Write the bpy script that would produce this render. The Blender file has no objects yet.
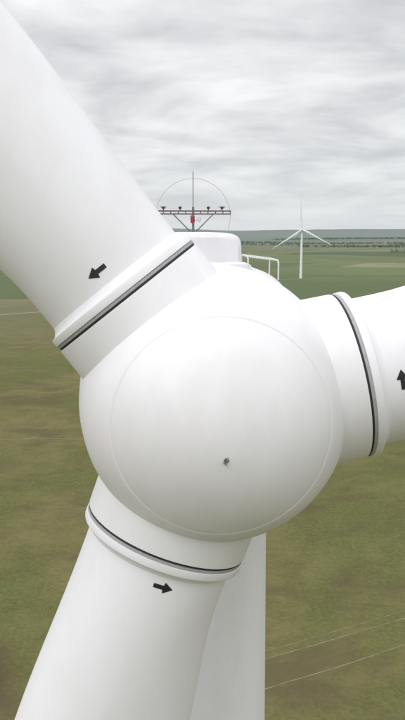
import bpy, bmesh, math, random
from mathutils import Vector, Matrix, noise
random.seed(7)
scene = bpy.context.scene
rad = math.radians

# ------------------------------------------------------------ node helpers
def newmat(name):
    m = bpy.data.materials.new(name); m.use_nodes = True
    nt = m.node_tree
    return m, nt, nt.nodes['Principled BSDF']
def N(nt, typ, **kw):
    n = nt.nodes.new(typ)
    for k, v in kw.items():
        if k in n.inputs: n.inputs[k].default_value = v
        else: setattr(n, k, v)
    return n
def mixc(nt, fac, a, b, blend='MIX'):
    n = nt.nodes.new('ShaderNodeMix'); n.data_type = 'RGBA'; n.blend_type = blend
    for sock, v in ((n.inputs[0], fac), (n.inputs[6], a), (n.inputs[7], b)):
        if hasattr(v, 'links'): nt.links.new(v, sock)
        elif isinstance(v, (int, float)): sock.default_value = v
        else: sock.default_value = (*v, 1)
    return n.outputs[2]
def ramp(nt, fac, stops):
    n = nt.nodes.new('ShaderNodeValToRGB'); cr = n.color_ramp
    while len(cr.elements) < len(stops): cr.elements.new(0.5)
    for e, (p, c) in zip(cr.elements, stops):
        e.position = p; e.color = (c, c, c, 1) if isinstance(c, (int, float)) else (*c, 1)
    nt.links.new(fac, n.inputs[0]); return n.outputs[0]
def mathn(nt, op, a, b=0.0, clamp=False):
    n = nt.nodes.new('ShaderNodeMath'); n.operation = op; n.use_clamp = clamp
    for i, v in enumerate((a, b)):
        if hasattr(v, 'links'): nt.links.new(v, n.inputs[i])
        else: n.inputs[i].default_value = v
    return n.outputs[0]
def noisen(nt, vec, scale, detail=4, rough=0.55, dist=0.0):
    n = N(nt, 'ShaderNodeTexNoise', Scale=scale, Detail=detail, Roughness=rough, Distortion=dist)
    nt.links.new(vec, n.inputs['Vector']); return n.outputs[0]

def paint(name, base, rough=0.4, dirt=0.05):
    m, nt, p = newmat(name)
    tc = N(nt, 'ShaderNodeTexCoord')
    mp = N(nt, 'ShaderNodeMapping'); mp.inputs['Scale'].default_value = (1.3, 1.3, 0.5)
    nt.links.new(tc.outputs['Object'], mp.inputs[0])
    big = noisen(nt, mp.outputs[0], 0.8, 4, 0.6)
    dirtc = tuple(c * (1 - dirt) * k for c, k in zip(base, (0.995, 0.985, 0.97)))
    c = mixc(nt, ramp(nt, big, [(0.40, 0.0), (0.75, 1.0)]), base, dirtc)
    nt.links.new(c, p.inputs['Base Color'])
    nt.links.new(ramp(nt, big, [(0.3, rough - 0.06), (0.7, rough + 0.1)]), p.inputs['Roughness'])
    return m
def flat(name, col, rough=0.6, metal=0.0):
    m, nt, p = newmat(name)
    tc = N(nt, 'ShaderNodeTexCoord')
    n = noisen(nt, tc.outputs['Object'], 12, 3)
    c = mixc(nt, n, tuple(x * 0.8 for x in col), tuple(min(1, x * 1.2) for x in col))
    nt.links.new(c, p.inputs['Base Color'])
    p.inputs['Roughness'].default_value = rough; p.inputs['Metallic'].default_value = metal
    return m

M_SPIN = paint('spinner_gelcoat', (0.81, 0.805, 0.83), 0.45, 0.08)
M_BLADE = paint('blade_gelcoat', (0.815, 0.815, 0.845), 0.48, 0.07)
M_TOWER = paint('tower_paint', (0.81, 0.81, 0.835), 0.5, 0.07)
M_NAC = paint('nacelle_paint', (0.75, 0.75, 0.775), 0.5, 0.08)
M_SEAL = flat('rubber_seal', (0.022, 0.023, 0.025), 0.7)
M_BAND = flat('grey_seal_band', (0.36, 0.365, 0.37), 0.6)
M_SEAM = flat('seam_sealant', (0.66, 0.66, 0.67), 0.6)
M_ARROW = flat('arrow_film_black', (0.012, 0.012, 0.013), 0.55)
M_STEEL = flat('galvanised_steel', (0.20, 0.20, 0.21), 0.45, 0.6)
M_HOOP = flat('hoop_aluminium', (0.36, 0.36, 0.37), 0.5, 0.0)
M_BAR = flat('crossbar_painted', (0.12, 0.075, 0.08), 0.5)
M_DARK = flat('dark_plastic', (0.03, 0.03, 0.035), 0.5)
M_RED = flat('beacon_red', (0.30, 0.04, 0.06), 0.35)
M_WHITE = flat('white_tube', (0.62, 0.62, 0.62), 0.45)
M_CONC = flat('concrete', (0.33, 0.32, 0.30), 0.85)

def empty(name, loc=(0, 0, 0)):
    e = bpy.data.objects.new(name, None); e.location = loc
    scene.collection.objects.link(e); return e
def mkobj(name, verts, faces, mat, parent=None, smooth=True):
    me = bpy.data.meshes.new(name); me.from_pydata([tuple(v) for v in verts], [], faces)
    me.materials.append(mat)
    bm = bmesh.new(); bm.from_mesh(me)
    bmesh.ops.recalc_face_normals(bm, faces=bm.faces); bm.to_mesh(me); bm.free()
    me.polygons.foreach_set('use_smooth', [smooth] * len(me.polygons))
    if smooth: me.set_sharp_from_angle(angle=rad(35))
    o = bpy.data.objects.new(name, me); scene.collection.objects.link(o)
    if parent: o.parent = parent
    return o
def loft(sections, closed_ends=True):
    n = len(sections[0]); V = [v for s in sections for v in s]; F = []
    for i in range(len(sections) - 1):
        for j in range(n):
            k = (j + 1) % n
            F.append((i * n + j, i * n + k, (i + 1) * n + k, (i + 1) * n + j))
    if closed_ends:
        F.append(tuple(range(n))[::-1]); F.append(tuple(range((len(sections) - 1) * n, len(sections) * n)))
    return V, F
def revolve(profile, mtx, n=128):
    secs = []
    for a, r in profile:
        secs.append([mtx @ Vector((r * math.cos(2 * math.pi * j / n), r * math.sin(2 * math.pi * j / n), a)) for j in range(n)])
    return loft(secs)
def tube(pts, r, n=8):
    pts = [Vector(p) for p in pts]; secs = []
    for i, p in enumerate(pts):
        d = (pts[min(i + 1, len(pts) - 1)] - pts[max(i - 1, 0)]).normalized()
        a = d.orthogonal().normalized() if i == 0 else (a - d * a.dot(d)).normalized()
        b = d.cross(a)
        secs.append([p + (a * math.cos(2 * math.pi * j / n) + b * math.sin(2 * math.pi * j / n)) * r for j in range(n)])
    return loft(secs)
def merge(parts):
    V, F = [], []
    for v, f in parts:
        o = len(V); V += list(v); F += [tuple(i + o for i in x) for x in f]
    return V, F
def interp(tbl, x):
    if x <= tbl[0][0]: return tbl[0][1:]
    for a, b in zip(tbl, tbl[1:]):
        if x <= b[0]:
            t = (x - a[0]) / (b[0] - a[0]); t = t * t * (3 - 2 * t)
            return [p + (q - p) * t for p, q in zip(a[1:], b[1:])]
    return tbl[-1][1:]

# ------------------------------------------------------------ blades
R0 = 1.28
SR = 2.35            # span position of the blade seal
BT = [(2.50, R0, R0, R0, 0, 0), (3.1, R0, R0, R0, 0, 0), (6.3, 1.36, 1.66, 1.22, 0.3, 3), (11, 1.2, 2.4, 0.75, 0.9, 6),
      (20, 0.9, 1.9, 0.42, 1, 4), (35, 0.6, 1.15, 0.22, 1, 2), (50, 0.35, 0.6, 0.10, 1, 0), (60, 0.03, 0.06, 0.02, 1, -1)]
def blade_ring(s, n, k0=1.0):
    a, t, b, k, tw = interp(BT, s); out = []
    a *= k0; t *= k0; b *= k0
    c, sn = math.cos(rad(tw)), math.sin(rad(tw))
    for j in range(n):
        ph = 2 * math.pi * j / n
        x = math.cos(ph); y = math.sin(ph)
        X = x * (t if x > 0 else a)
        Y = y * b * (1 - k * 0.75 * max(0, x))
        out.append(Vector((X * c - Y * sn, X * sn + Y * c, s)))
    return out
def blade_mesh(mtx, n=96, length=60.0, coarse=False, k0=1.0):
    st = []
    s = 2.50
    while s < length:
        st.append(s); s += (0.3 if s < 12 else 1.2) * (4 if coarse else 1)
    st.append(length)
    return loft([[mtx @ v for v in blade_ring(x, n, k0)] for x in st])

def frame(n, theta, C):
    e1 = Vector((0, 0, 1)).cross(n).normalized()
    e2 = n.cross(e1).normalized()
    d = e1 * math.cos(theta) + e2 * math.sin(theta)
    t = n.cross(d)
    m = Matrix((t, n, d)).transposed().to_4x4(); m.translation = C
    return m

# ------------------------------------------------------------ main turbine
C = Vector((0.19, 11.67, 85.07))
YAW, TILT = rad(3.0), rad(3.0)
nax = Vector((math.sin(YAW) * math.cos(TILT), -math.cos(YAW) * math.cos(TILT), math.sin(TILT)))
T = empty('wind_turbine')

e1 = Vector((0, 0, 1)).cross(nax).normalized(); e2 = nax.cross(e1)
MS = Matrix((e1, e2, nax)).transposed().to_4x4(); MS.translation = C
RS, NOSE = 2.25, 2.60
def spr(s): return RS * math.sqrt(max(0, 1 - (s / NOSE) ** 2))
S_SEAM = 1.80
prof = [(-1.95, 1.7), (-1.93, 2.15), (-1.85, 2.28), (-1.6, 2.36), (-1.3, 2.39), (-1.0, 2.39), (-.75, 2.375), (-.5, 2.345), (-.25, 2.305)]
prof += [(0.15 * i, spr(0.15 * i) + .012 * max(0, 1 - i / 3) + (.03 if i == 0 else 0)) for i in range(0, 12)]
prof += [(S_SEAM - .03, spr(S_SEAM - .03)), (S_SEAM - .012, spr(S_SEAM - .012) - .004), (S_SEAM - .008, spr(S_SEAM) - .018), (S_SEAM + .002, spr(S_SEAM) - .020), (S_SEAM + .006, spr(S_SEAM + .006) - .008)]
a0 = math.acos((S_SEAM + .03) / NOSE)
for i in range(40):
    a = a0 * (1 - i / 39); s = NOSE * math.cos(a)
    prof.append((s, max(0.004, spr(s) - 0.005)))
V, F = revolve(prof, MS, 160)
mkobj('spinner', V, F, M_SPIN, T)
V, F = revolve([(S_SEAM - .008, spr(S_SEAM) - .05), (S_SEAM - .008, spr(S_SEAM) - .010), (S_SEAM + .003, spr(S_SEAM) - .014), (S_SEAM + .003, spr(S_SEAM) - .05)], MS, 160)
mkobj('spinner_seam', V, F, M_SEAM, T)

def surf(s, ang, off=0.0):
    r = spr(s) - 0.005
    nn = Vector((math.cos(ang) * r / RS ** 2, math.sin(ang) * r / RS ** 2, s / NOSE ** 2)).normalized()
    return MS @ (Vector((r * math.cos(ang), r * math.sin(ang), s)) + nn * off), (MS.to_3x3() @ nn)
p0, nn = surf(2.580, rad(-90), 0)
up = (Vector((0, 0, 1)) - nn * nn.z).normalized(); sd = up.cross(nn)
parts = [revolve([(-0.01, .034), (.008, .034), (.012, .030)], Matrix.Translation(p0) @ nn.to_track_quat('Z', 'Y').to_matrix().to_4x4(), 20)]
ringp = [p0 + nn * (.035 + .028 * math.cos(a)) + up * (.036 * math.sin(a) + .01) + sd * .012 * math.sin(a) for a in [2 * math.pi * i / 20 for i in range(21)]]
parts.append(tube(ringp, .008))
parts.append(tube([p0 - sd * .03 + nn * .01, p0 - sd * .04 + nn * .04 - up * .02, p0 + sd * .005 + nn * .05 - up * .055], .008))
V, F = merge(parts); mkobj('nose_lifting_eye', V, F, M_STEEL, T)

for i, th in enumerate((128.0, 11.5, 249.5)):
    B = frame(nax, rad(th), C); k = i + 1
    V, F = revolve([(0.9, 1.45), (SR - .06, 1.43), (SR - .035, 1.425), (SR - .03, 1.40)], B, 128)
    mkobj(f'blade_socket_{k}', V, F, M_SPIN, T)
    V, F = revolve([(SR - .05, 1.30), (SR - .026, 1.395), (SR - .024, 1.414), (SR + .002, 1.414), (SR + .004, 1.40), (SR + .02, 1.30)], B, 128)
    mkobj(f'blade_seal_{k}', V, F, M_SEAL, T)
    V, F = revolve([(SR + .000, 1.30), (SR + .004, 1.405), (SR + .006, 1.420), (SR + .05, 1.420), (SR + .052, 1.40), (SR + .06, 1.30)], B, 128)
    mkobj(f'blade_seal_band_{k}', V, F, M_BAND, T)
    V, F = revolve([(SR + .045, 1.30), (SR + .054, 1.41), (SR + .065, 1.432), (SR + .16, 1.435), (SR + .185, 1.425), (SR + .195, 1.37), (SR + .22, 1.34), (SR + .27, 1.30), (SR + .34, 1.27)], B, 128)
    mkobj(f'blade_rain_collar_{k}', V, F, M_BLADE, T)
    V, F = blade_mesh(B)
    mkobj(f'blade_{k}', V, F, M_BLADE, T)
    cu = (0.04, 0.02, 0.11)[i]; cv = (2.90, 2.90, 2.83)[i]
    Vv, Ff = [], []
    us = [-.16 + .32 * q / 24 for q in range(25)]
    for u in us:
        if u < 0.01: w = .036
        else: w = .095 * (0.16 - u) / .15 + .001
        a = math.pi / 2 - (cu + u) / R0
        for sgn in (-1, 1):
            r = R0 + .006
            Vv.append(B @ Vector((r * math.cos(a), r * math.sin(a), cv + sgn * w)))
    for q in range(24): Ff.append((2 * q, 2 * q + 1, 2 * q + 3, 2 * q + 2))
    mkobj(f'arrow_marking_{k}', Vv, Ff, M_ARROW, T)

na = Vector((math.sin(YAW), -math.cos(YAW), 0)); nr = Vector((math.cos(YAW), math.sin(YAW), 0)); nz = Vector((0, 0, 1))
def nac(x, back, z): return C + nr * x - na * back + nz * z
def sring(back, hw, z0, z1, p=4.0, n=64):
    zc, hz = (z0 + z1) / 2, (z1 - z0) / 2; out = []
    for j in range(n):
        a = 2 * math.pi * j / n; c, s = math.cos(a), math.sin(a)
        out.append(nac(hw * math.copysign(abs(c) ** (2 / p), c), back, zc + hz * math.copysign(abs(s) ** (2 / p), s)))
    return out
V, F = loft([sring(1.7, 1.7, -1.7, 1.7, 2.2), sring(2.05, 1.9, -1.9, 1.9, 2.2), sring(2.06, 2.1, -2.1, 2.12, 2.3), sring(2.2, 2.16, -2.16, 2.16, 2.4),
             sring(2.8, 2.18, -2.18, 2.18, 2.8), sring(4, 2.15, -2.15, 2.18, 3.4), sring(8.5, 2.05, -2.0, 2.15, 3.6), sring(10.4, 1.9, -1.6, 2.05, 3.6), sring(10.8, 1.7, -1.3, 1.8, 3.2)])
mkobj('nacelle', V, F, M_NAC, T)
V, F = loft([sring(5.6, 0.98, 1.7, 2.76, 5), sring(5.66, 1.05, 1.7, 2.84, 5), sring(5.8, 1.08, 1.7, 2.88, 5), sring(8.9, 1.08, 1.7, 2.88, 5), sring(9.3, 1.0, 1.7, 2.77, 5)])
mkobj('nacelle_cooler_hood', V, F, M_NAC, T)
parts = []
for x0 in (0.92, 1.56):
    zz = 2.13 if x0 < 1 else 2.05
    parts.append(tube([nac(x0, 3.0, zz - .14), nac(x0, 3.02, zz + .20), nac(x0, 3.1, zz + .26), nac(x0, 4.2, zz + .26), nac(x0, 4.28, zz + .20), nac(x0, 4.3, zz - .14)], .016))
parts.append(tube([nac(.92, 3.1, 2.39), nac(1.56, 3.1, 2.31)], .016))
parts.append(tube([nac(.92, 4.2, 2.39), nac(1.56, 4.2, 2.31)], .016))
V, F = merge(parts); mkobj('hatch_handrail', V, F, M_WHITE, T)
V, F = loft([sring(3.2, .26, 2.1, 2.22, 6), sring(4.15, .26, 2.1, 2.23, 6)])
V = [v + nr * 0.75 for v in V]
mkobj('roof_hatch', V, F, M_NAC, T)

# sensor mast on the rear face of the hood
MB = 9.5; zt = 2.86; q_ = 1.07
def ms(x, z, dy=0): return nac(x * q_ + .03, MB + dy, zt + z * q_)
parts = [tube([ms(0, -.9), ms(0, .7)], .035), tube([ms(0, .7), ms(0, 1.65)], .012)]
for sx in (-1, 1):
    parts.append(tube([ms(sx * .55, .5), ms(sx * .05, .0)], .018))
V, F = merge(parts); mkobj('sensor_mast', V, F, M_STEEL, T)
parts = []
for dz in (.51, .59):
    parts.append(tube([ms(-1.05, dz), ms(1.05, dz)], .020))
for q in range(-5, 6):
    parts.append(tube([ms(q * .206, .50), ms(q * .206, .60)], .014))
V, F = merge(parts); mkobj('sensor_crossbar', V, F, M_BAR, T)
V, F = tube([ms(1.03 * math.cos(a), .43 + 1.03 * math.sin(a)) for a in [2 * math.pi * q / 96 for q in range(97)]], .0058, 6)
mkobj('lightning_hoop', V, F, M_HOOP, T)
parts = []
for x in (-.82, -.36, .42, .80):
    parts.append(tube([ms(x, .58), ms(x, .67)], .014))
    parts.append(revolve([(-.02, .02), (0, .045), (.04, .05), (.06, .02)], Matrix.Translation(ms(x, .66)), 12))
for x in (-.82, .80):
    parts.append(tube([ms(x - .09, .70), ms(x + .09, .70)], .012))
V, F = merge(parts); mkobj('wind_sensors', V, F, M_DARK, T)
V, F = revolve([(0, .05), (.02, .062), (.20, .062), (.24, .03)], Matrix.Translation(ms(-.02, .26, -.13)), 20)
mkobj('obstruction_beacon', V, F, M_RED, T)
V, F = merge([revolve([(0, .03), (.01, .045), (.16, .045), (.18, .02)], Matrix.Translation(ms(.17, .28, -.05)), 16),
              tube([ms(.0, .34), ms(.17, .34)], .012)])
mkobj('sensor_junction', V, F, M_WHITE, T)

tb = nac(0, 4.15, 0); tb.z = 0
prof = []
for z in range(0, 84):
    r = 2.35 + (1.52 - 2.35) * (z / 83.3)
    prof.append((z + .35, r))
    if z in (20, 41, 62): prof += [(z + .38, r + .012), (z + .50, r + .012), (z + .53, r)]
V, F = revolve(prof, Matrix.Translation(tb), 96)
mkobj('tower', V, F, M_TOWER, T)
V, F = revolve([(-.3, 3.6), (.25, 3.6), (.345, 3.5), (.345, 2.0)], Matrix.Translation(tb), 64)
mkobj('foundation', V, F, M_CONC, T)

# ------------------------------------------------------------ terrain
def hgt(x, y):
    d = math.hypot(x, y)
    a = min(1, max(0, (d - 1400) / 3000)); b = min(1, max(0, (d - 6000) / 9000))
    h = a * 20 * noise.noise((x / 1900, y / 1500, 3.1)) + a * 9 * noise.noise((x / 600, y / 600, 9.1))
    h += b * (60 + 130 * noise.noise((x / 5200, y / 5200, 1.7)) + 40 * noise.noise((x / 1500, y / 1500, 4.7)))
    return h
rings = [0.0] + [15 * (1.066 ** i) for i in range(126)]
NA = 360
V = [(0, 0, 0)]; F = []
for r in rings[1:]:
    for j in range(NA):
        a = 2 * math.pi * j / NA; x, y = r * math.cos(a), r * math.sin(a); V.append((x, y, hgt(x, y)))
for j in range(NA): F.append((0, 1 + j, 1 + (j + 1) % NA))
for i in range(len(rings) - 2):
    o = 1 + i * NA
    for j in range(NA):
        k = (j + 1) % NA; F.append((o + j, o + NA + j, o + NA + k, o + k))

mg, nt, p = newmat('steppe_grass')
geo = N(nt, 'ShaderNodeNewGeometry'); pos = geo.outputs['Position']
n1 = noisen(nt, pos, 0.010, 5, 0.65, 0.5); n2 = noisen(nt, pos, 0.075, 5, 0.75, 0.3); n3 = noisen(nt, pos, 0.9, 4, 0.75)
c = mixc(nt, ramp(nt, n1, [(0.42, 0.0), (0.58, 1.0)]), (0.095, 0.108, 0.032), (0.150, 0.130, 0.056))
c = mixc(nt, ramp(nt, n2, [(0.42, 0.0), (0.66, 0.75)]), c, (0.076, 0.083, 0.026))
c = mixc(nt, ramp(nt, n3, [(0.42, 0.0), (0.72, 0.6)]), c, (0.185, 0.170, 0.084))
mpn = N(nt, 'ShaderNodeMapping'); mpn.inputs['Location'].default_value = (310, 95, 0); mpn.inputs['Scale'].default_value = (1, 1.6, 1); nt.links.new(pos, mpn.inputs[0])
nb = noisen(nt, mpn.outputs[0], 0.022, 4, 0.72, 0.6)
c = mixc(nt, ramp(nt, nb, [(0.50, 0.0), (0.64, 0.65)]), c, (0.096, 0.078, 0.044))
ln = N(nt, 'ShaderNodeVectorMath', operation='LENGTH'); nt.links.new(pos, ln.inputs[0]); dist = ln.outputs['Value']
mp = N(nt, 'ShaderNodeMapping'); mp.inputs['Scale'].default_value = (0.0013, 0.0030, 0); mp.inputs['Rotation'].default_value = (0, 0, rad(14))
nt.links.new(pos, mp.inputs[0])
vo = N(nt, 'ShaderNodeTexVoronoi', distance='CHEBYCHEV', Scale=1.0); nt.links.new(mp.outputs[0], vo.inputs['Vector'])
sp = N(nt, 'ShaderNodeSeparateColor'); nt.links.new(vo.outputs['Color'], sp.inputs[0])
fc = ramp(nt, sp.outputs[0], [(0.0, (0.070, 0.095, 0.045)), (0.3, (0.14, 0.175, 0.08)), (0.5, (0.10, 0.13, 0.058)), (0.72, (0.22, 0.22, 0.125)), (1.0, (0.165, 0.145, 0.09))])
n4 = noisen(nt, pos, 0.004, 4, 0.65, 0.5)
fc = mixc(nt, ramp(nt, n4, [(0.4, 0.0), (0.62, 0.5)]), fc, (0.088, 0.11, 0.052))
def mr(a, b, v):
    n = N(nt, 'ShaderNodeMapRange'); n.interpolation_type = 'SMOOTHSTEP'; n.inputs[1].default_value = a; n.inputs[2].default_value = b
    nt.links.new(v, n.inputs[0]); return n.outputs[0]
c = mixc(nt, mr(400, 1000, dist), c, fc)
c = mixc(nt, mathn(nt, 'MULTIPLY', mr(900, 9500, dist), 0.86), c, (0.175, 0.21, 0.205))  # aerial haze painted into the ground colour, paler with distance
vd = N(nt, 'ShaderNodeVectorMath', operation='DISTANCE'); nt.links.new(pos, vd.inputs[0]); vd.inputs[1].default_value = (-51, 124, 0)
dd = mathn(nt, 'ADD', vd.outputs['Value'], mathn(nt, 'MULTIPLY', n2, 26))
c = mixc(nt, mathn(nt, 'MULTIPLY', mathn(nt, 'SUBTRACT', 1.0, mr(20, 33, dd)), 0.8), c, (0.066, 0.048, 0.032))
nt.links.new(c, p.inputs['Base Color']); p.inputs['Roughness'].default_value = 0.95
p.inputs['Specular IOR Level'].default_value = 0.1
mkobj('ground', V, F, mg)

def soil(name, c1, c2):
    m, nt, p = newmat(name); g = N(nt, 'ShaderNodeNewGeometry')
    n = noisen(nt, g.outputs['Position'], 0.35, 6, 0.7)
    nt.links.new(mixc(nt, ramp(nt, n, [(0.35, 0.0), (0.65, 1.0)]), c1, c2), p.inputs['Base Color']); p.inputs['Roughness'].default_value = 0.95
    return m
M_TRK = soil('faint_track_soil', (0.11, 0.11, 0.05), (0.21, 0.195, 0.125))
M_ROAD = soil('dirt_road_soil', (0.20, 0.18, 0.125), (0.28, 0.25, 0.19))
def ribbon(name, pts, w, mat, lift, wig=0.0):
    pts = [Vector((*q, 0)) for q in pts]; Vv, Ff, L = [], [], []
    for a, b in zip(pts, pts[1:]):
        m = max(2, int((b - a).length / 4))
        for i in range(m): L.append(a.lerp(b, i / m))
    L.append(pts[-1])
    for i, q in enumerate(L):
        d = (L[min(i + 1, len(L) - 1)] - L[max(i - 1, 0)]).normalized(); s = Vector((-d.y, d.x, 0))
        q = q + s * wig * noise.noise(q / 25)
        ww = w * (1 + .3 * noise.noise(q / 6))
        for sg in (-1, 1):
            v = q + s * sg * ww / 2; Vv.append((v.x, v.y, hgt(v.x, v.y) + lift))
    for i in range(len(L) - 1): Ff.append((2 * i, 2 * i + 1, 2 * i + 3, 2 * i + 2))
    return mkobj(name, Vv, Ff, mat)
ribbon('dirt_track', [(-20, 116), (13.1, 132), (46.9, 148), (90, 169), (180, 215)], .30, M_TRK, .012, 0.6)
ribbon('dirt_track.001', [(-20, 107), (12.3, 122.3), (43.8, 137.3), (90, 160), (185, 200)], .30, M_TRK, .012, 0.6)
ribbon('dirt_track.002', [(-400, 270), (-170, 284), (-86, 290), (-20, 286), (60, 300)], .7, M_TRK, .02, 3)
ribbon('dirt_track.003', [(-20, 118.6), (13, 134.6), (46.8, 150.7), (90, 172), (180, 218)], .20, M_TRK, .012, 0.6)
ribbon('dirt_track.004', [(60, 330), (95, 338), (170, 360), (300, 420), (600, 520)], .9, M_TRK, .02, 5)
ribbon('dirt_road', [(-900, 560), (-420, 660), (-213, 735), (-171, 770), (-60, 880), (0, 1000), (40, 1250)], 6, M_ROAD, .12, 8)
ribbon('dirt_road.001', [(100, 1250), (183, 1300), (320, 1310), (700, 1380)], 4, M_ROAD, .12, 6)

# ------------------------------------------------------------ distant woods (one object)
def leafmat():
    m, nt, p = newmat('woodland_foliage'); g = N(nt, 'ShaderNodeNewGeometry')
    n = noisen(nt, g.outputs['Position'], 0.12, 3, 0.7)
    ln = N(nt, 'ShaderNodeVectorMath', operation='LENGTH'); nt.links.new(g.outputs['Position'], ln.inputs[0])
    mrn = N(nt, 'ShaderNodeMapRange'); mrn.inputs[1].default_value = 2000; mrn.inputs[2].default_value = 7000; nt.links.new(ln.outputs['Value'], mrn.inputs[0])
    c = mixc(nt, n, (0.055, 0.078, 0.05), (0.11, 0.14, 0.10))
    c = mixc(nt, mathn(nt, 'MULTIPLY', mrn.outputs[0], 0.6), c, (0.13, 0.17, 0.165))  # far trees fade: haze mixed into the foliage colour by distance
    nt.links.new(c, p.inputs['Base Color']); p.inputs['Roughness'].default_value = 0.9
    return m
Vv, Ff = [], []
def tree(x, y, H):
    z0 = hgt(x, y)
    for q in range(16):
        u = random.random(); rr = H * .42 * math.sqrt(random.random()) * (1 - .6 * abs(u - .4)); a = random.random() * 6.28
        cx, cy, cz = x + rr * math.cos(a), y + rr * math.sin(a), z0 + H * (.1 + .8 * u)
        s = H * .2; o = len(Vv)
        for _ in range(3): Vv.append((cx + random.uniform(-s, s), cy + random.uniform(-s, s), cz + random.uniform(-s, s)))
        Ff.append((o, o + 1, o + 2))
    o = len(Vv); Vv.extend([(x - .3, y, z0 - .3), (x + .3, y, z0 - .3), (x, y, z0 + H * .5)]); Ff.append((o, o + 1, o + 2))
for (xa, ya, xb, yb, cnt, dep) in [(500, 3600, 1100, 3500, 260, 18), (-300, 4200, 600, 4500, 300, 40), (200, 5600, 1600, 5200, 800, 60), (700, 6500, 2800, 6900, 1400, 60), (-2400, 5200, -200, 6000, 700, 80),
                                 (700, 2650, 1400, 2500, 120, 8), (-1400, 3000, -700, 2900, 200, 16), (1300, 4700, 2100, 4500, 600, 50)]:
    for q in range(cnt):
        t = random.random(); tree(xa + (xb - xa) * t + random.gauss(0, dep), ya + (yb - ya) * t + random.gauss(0, dep), random.uniform(7, 16))
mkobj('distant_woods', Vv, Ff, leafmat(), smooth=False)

# ------------------------------------------------------------ other turbine
def far_turbine(name, x, y, yaw, a0, H=86, BL=60):
    E = empty(name); z0 = hgt(x, y)
    V, F = revolve([(-1, 2.6), (H - 2, 1.7)], Matrix.Translation((x, y, z0)), 32); mkobj('tower', V, F, M_TOWER, E)
    n = Vector((math.sin(yaw), -math.cos(yaw), 0)); r = Vector((math.cos(yaw), math.sin(yaw), 0)); c0 = Vector((x, y, z0 + H))
    secs = []
    for bk, hw, hz in ((-2.4, 1.6, 1.6), (-2, 1.9, 1.9), (6, 2, 2), (7.2, 1.6, 1.6)):
        secs.append([c0 - n * bk + r * hw * math.copysign(abs(math.cos(t)) ** .5, math.cos(t)) + Vector((0, 0, hz * math.copysign(abs(math.sin(t)) ** .5, math.sin(t)))) for t in [2 * math.pi * j / 24 for j in range(24)]])
    V, F = loft(secs); mkobj('nacelle', V, F, M_NAC, E)
    hc = c0 + n * 4.2
    e1 = Vector((0, 0, 1)).cross(n).normalized(); m = Matrix((e1, n.cross(e1), n)).transposed().to_4x4(); m.translation = hc
    V, F = revolve([(-1.7, 2.1)] + [(2.6 * math.sin(q), max(.01, 2.2 * math.cos(q))) for q in [math.pi / 2 * i / 10 for i in range(11)]], m, 32)
    mkobj('spinner', V, F, M_SPIN, E)
    for i in range(3):
        V, F = blade_mesh(frame(n, rad(a0 + 120 * i), hc) @ Matrix.Diagonal((1, 1, BL / 60, 1)) @ Matrix.Translation((0, 0, -1.2)), 24, 60, True, 1.25); mkobj(f'blade_{i+1}', V, F, M_BLADE, E)
far_turbine('wind_turbine.001', 183, 1310, rad(-8), 93, 89, 67)

# ------------------------------------------------------------ world + sun
w = bpy.data.worlds.new('World'); scene.world = w; w.use_nodes = True; nt = w.node_tree
for n in list(nt.nodes): nt.nodes.remove(n)
SEL, SAZ = rad(48), rad(218)     # azimuth clockwise from +Y
sky = N(nt, 'ShaderNodeTexSky', sky_type='NISHITA', sun_disc=False, sun_elevation=SEL, sun_rotation=SAZ)
bg1 = N(nt, 'ShaderNodeBackground', Strength=0.1); nt.links.new(sky.outputs[0], bg1.inputs[0])
tc = N(nt, 'ShaderNodeTexCoord'); sx = N(nt, 'ShaderNodeSeparateXYZ'); nt.links.new(tc.outputs['Generated'], sx.inputs[0])
zc = mathn(nt, 'MAXIMUM', sx.outputs[2], 0.0)
den = mathn(nt, 'ADD', zc, 0.14)
cx = N(nt, 'ShaderNodeCombineXYZ')
nt.links.new(mathn(nt, 'DIVIDE', sx.outputs[0], den), cx.inputs[0]); nt.links.new(mathn(nt, 'DIVIDE', sx.outputs[1], den), cx.inputs[1])
ca = noisen(nt, cx.outputs[0], 0.95, 5, 0.52, 0.5); cb = noisen(nt, cx.outputs[0], 2.6, 4, 0.55, 0.3)
cm = mathn(nt, 'ADD', mathn(nt, 'MULTIPLY', ca, 0.75), mathn(nt, 'MULTIPLY', cb, 0.25))
cc = ramp(nt, cm, [(0.37, (0.54, 0.545, 0.56)), (0.48, (0.74, 0.742, 0.75)), (0.59, (0.93, 0.93, 0.93))])
hz = ramp(nt, zc, [(0.0, 0.85), (0.05, 0.5), (0.14, 0.0)])
cc = mixc(nt, hz, cc, (0.74, 0.77, 0.80))
gain = ramp(nt, zc, [(0.0, 0.44), (0.28, 0.48), (0.55, 0.70), (1.0, 0.80)])
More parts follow.
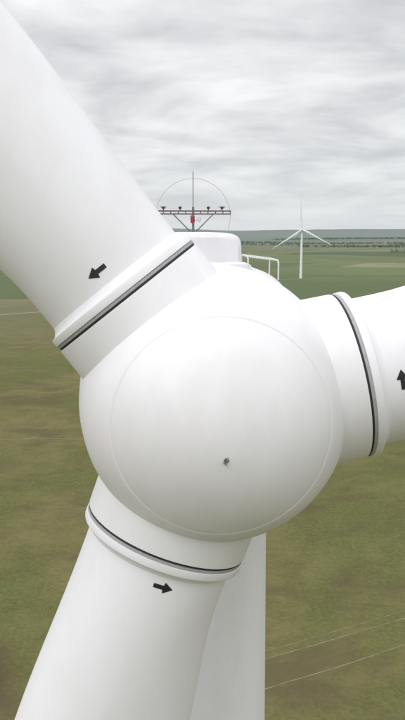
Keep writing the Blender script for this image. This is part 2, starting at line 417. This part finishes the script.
# cloud deck brightened around the veiled sun, added as out-of-view fill for front surfaces
dp = N(nt, 'ShaderNodeVectorMath', operation='DOT_PRODUCT'); nt.links.new(tc.outputs['Generated'], dp.inputs[0])
dp.inputs[1].default_value = (math.sin(SAZ) * math.cos(SEL), math.cos(SAZ) * math.cos(SEL), math.sin(SEL))
glow = mathn(nt, 'ADD', 1.0, mathn(nt, 'MULTIPLY', mathn(nt, 'MAXIMUM', dp.outputs['Value'], 0.0), 0.30))
gm = mathn(nt, 'MULTIPLY', mathn(nt, 'MULTIPLY', gain, 2.3), glow)
sc = N(nt, 'ShaderNodeVectorMath', operation='SCALE'); nt.links.new(cc, sc.inputs[0]); nt.links.new(gm, sc.inputs['Scale'])
bg2 = N(nt, 'ShaderNodeBackground', Strength=1.0); nt.links.new(sc.outputs[0], bg2.inputs[0])
mx = N(nt, 'ShaderNodeMixShader'); mx.inputs[0].default_value = 0.92
nt.links.new(bg1.outputs[0], mx.inputs[1]); nt.links.new(bg2.outputs[0], mx.inputs[2])
out = N(nt, 'ShaderNodeOutputWorld'); nt.links.new(mx.outputs[0], out.inputs[0])
w.cycles.sampling_method = 'MANUAL'; w.cycles.sample_map_resolution = 256

L = bpy.data.lights.new('sun', 'SUN'); L.energy = 0.62; L.angle = rad(25); L.color = (1, .98, .95)
so = bpy.data.objects.new('sun', L); scene.collection.objects.link(so)
sdv = Vector((math.sin(SAZ) * math.cos(SEL), math.cos(SAZ) * math.cos(SEL), math.sin(SEL)))
so.rotation_euler = sdv.to_track_quat('Z', 'Y').to_euler(); so.location = (0, 0, 200)

# ------------------------------------------------------------ camera
cam = bpy.data.cameras.new('camera'); co = bpy.data.objects.new('camera', cam); scene.collection.objects.link(co)
cam.sensor_fit = 'VERTICAL'; cam.sensor_height = 24; cam.lens = 23.33; cam.clip_start = 0.1; cam.clip_end = 90000
co.location = (0, 0, 88); co.rotation_euler = (rad(90 - 10.5), 0, 0)
scene.camera = co
scene.view_settings.view_transform = 'Standard'; scene.view_settings.look = 'None'; scene.view_settings.exposure = 0
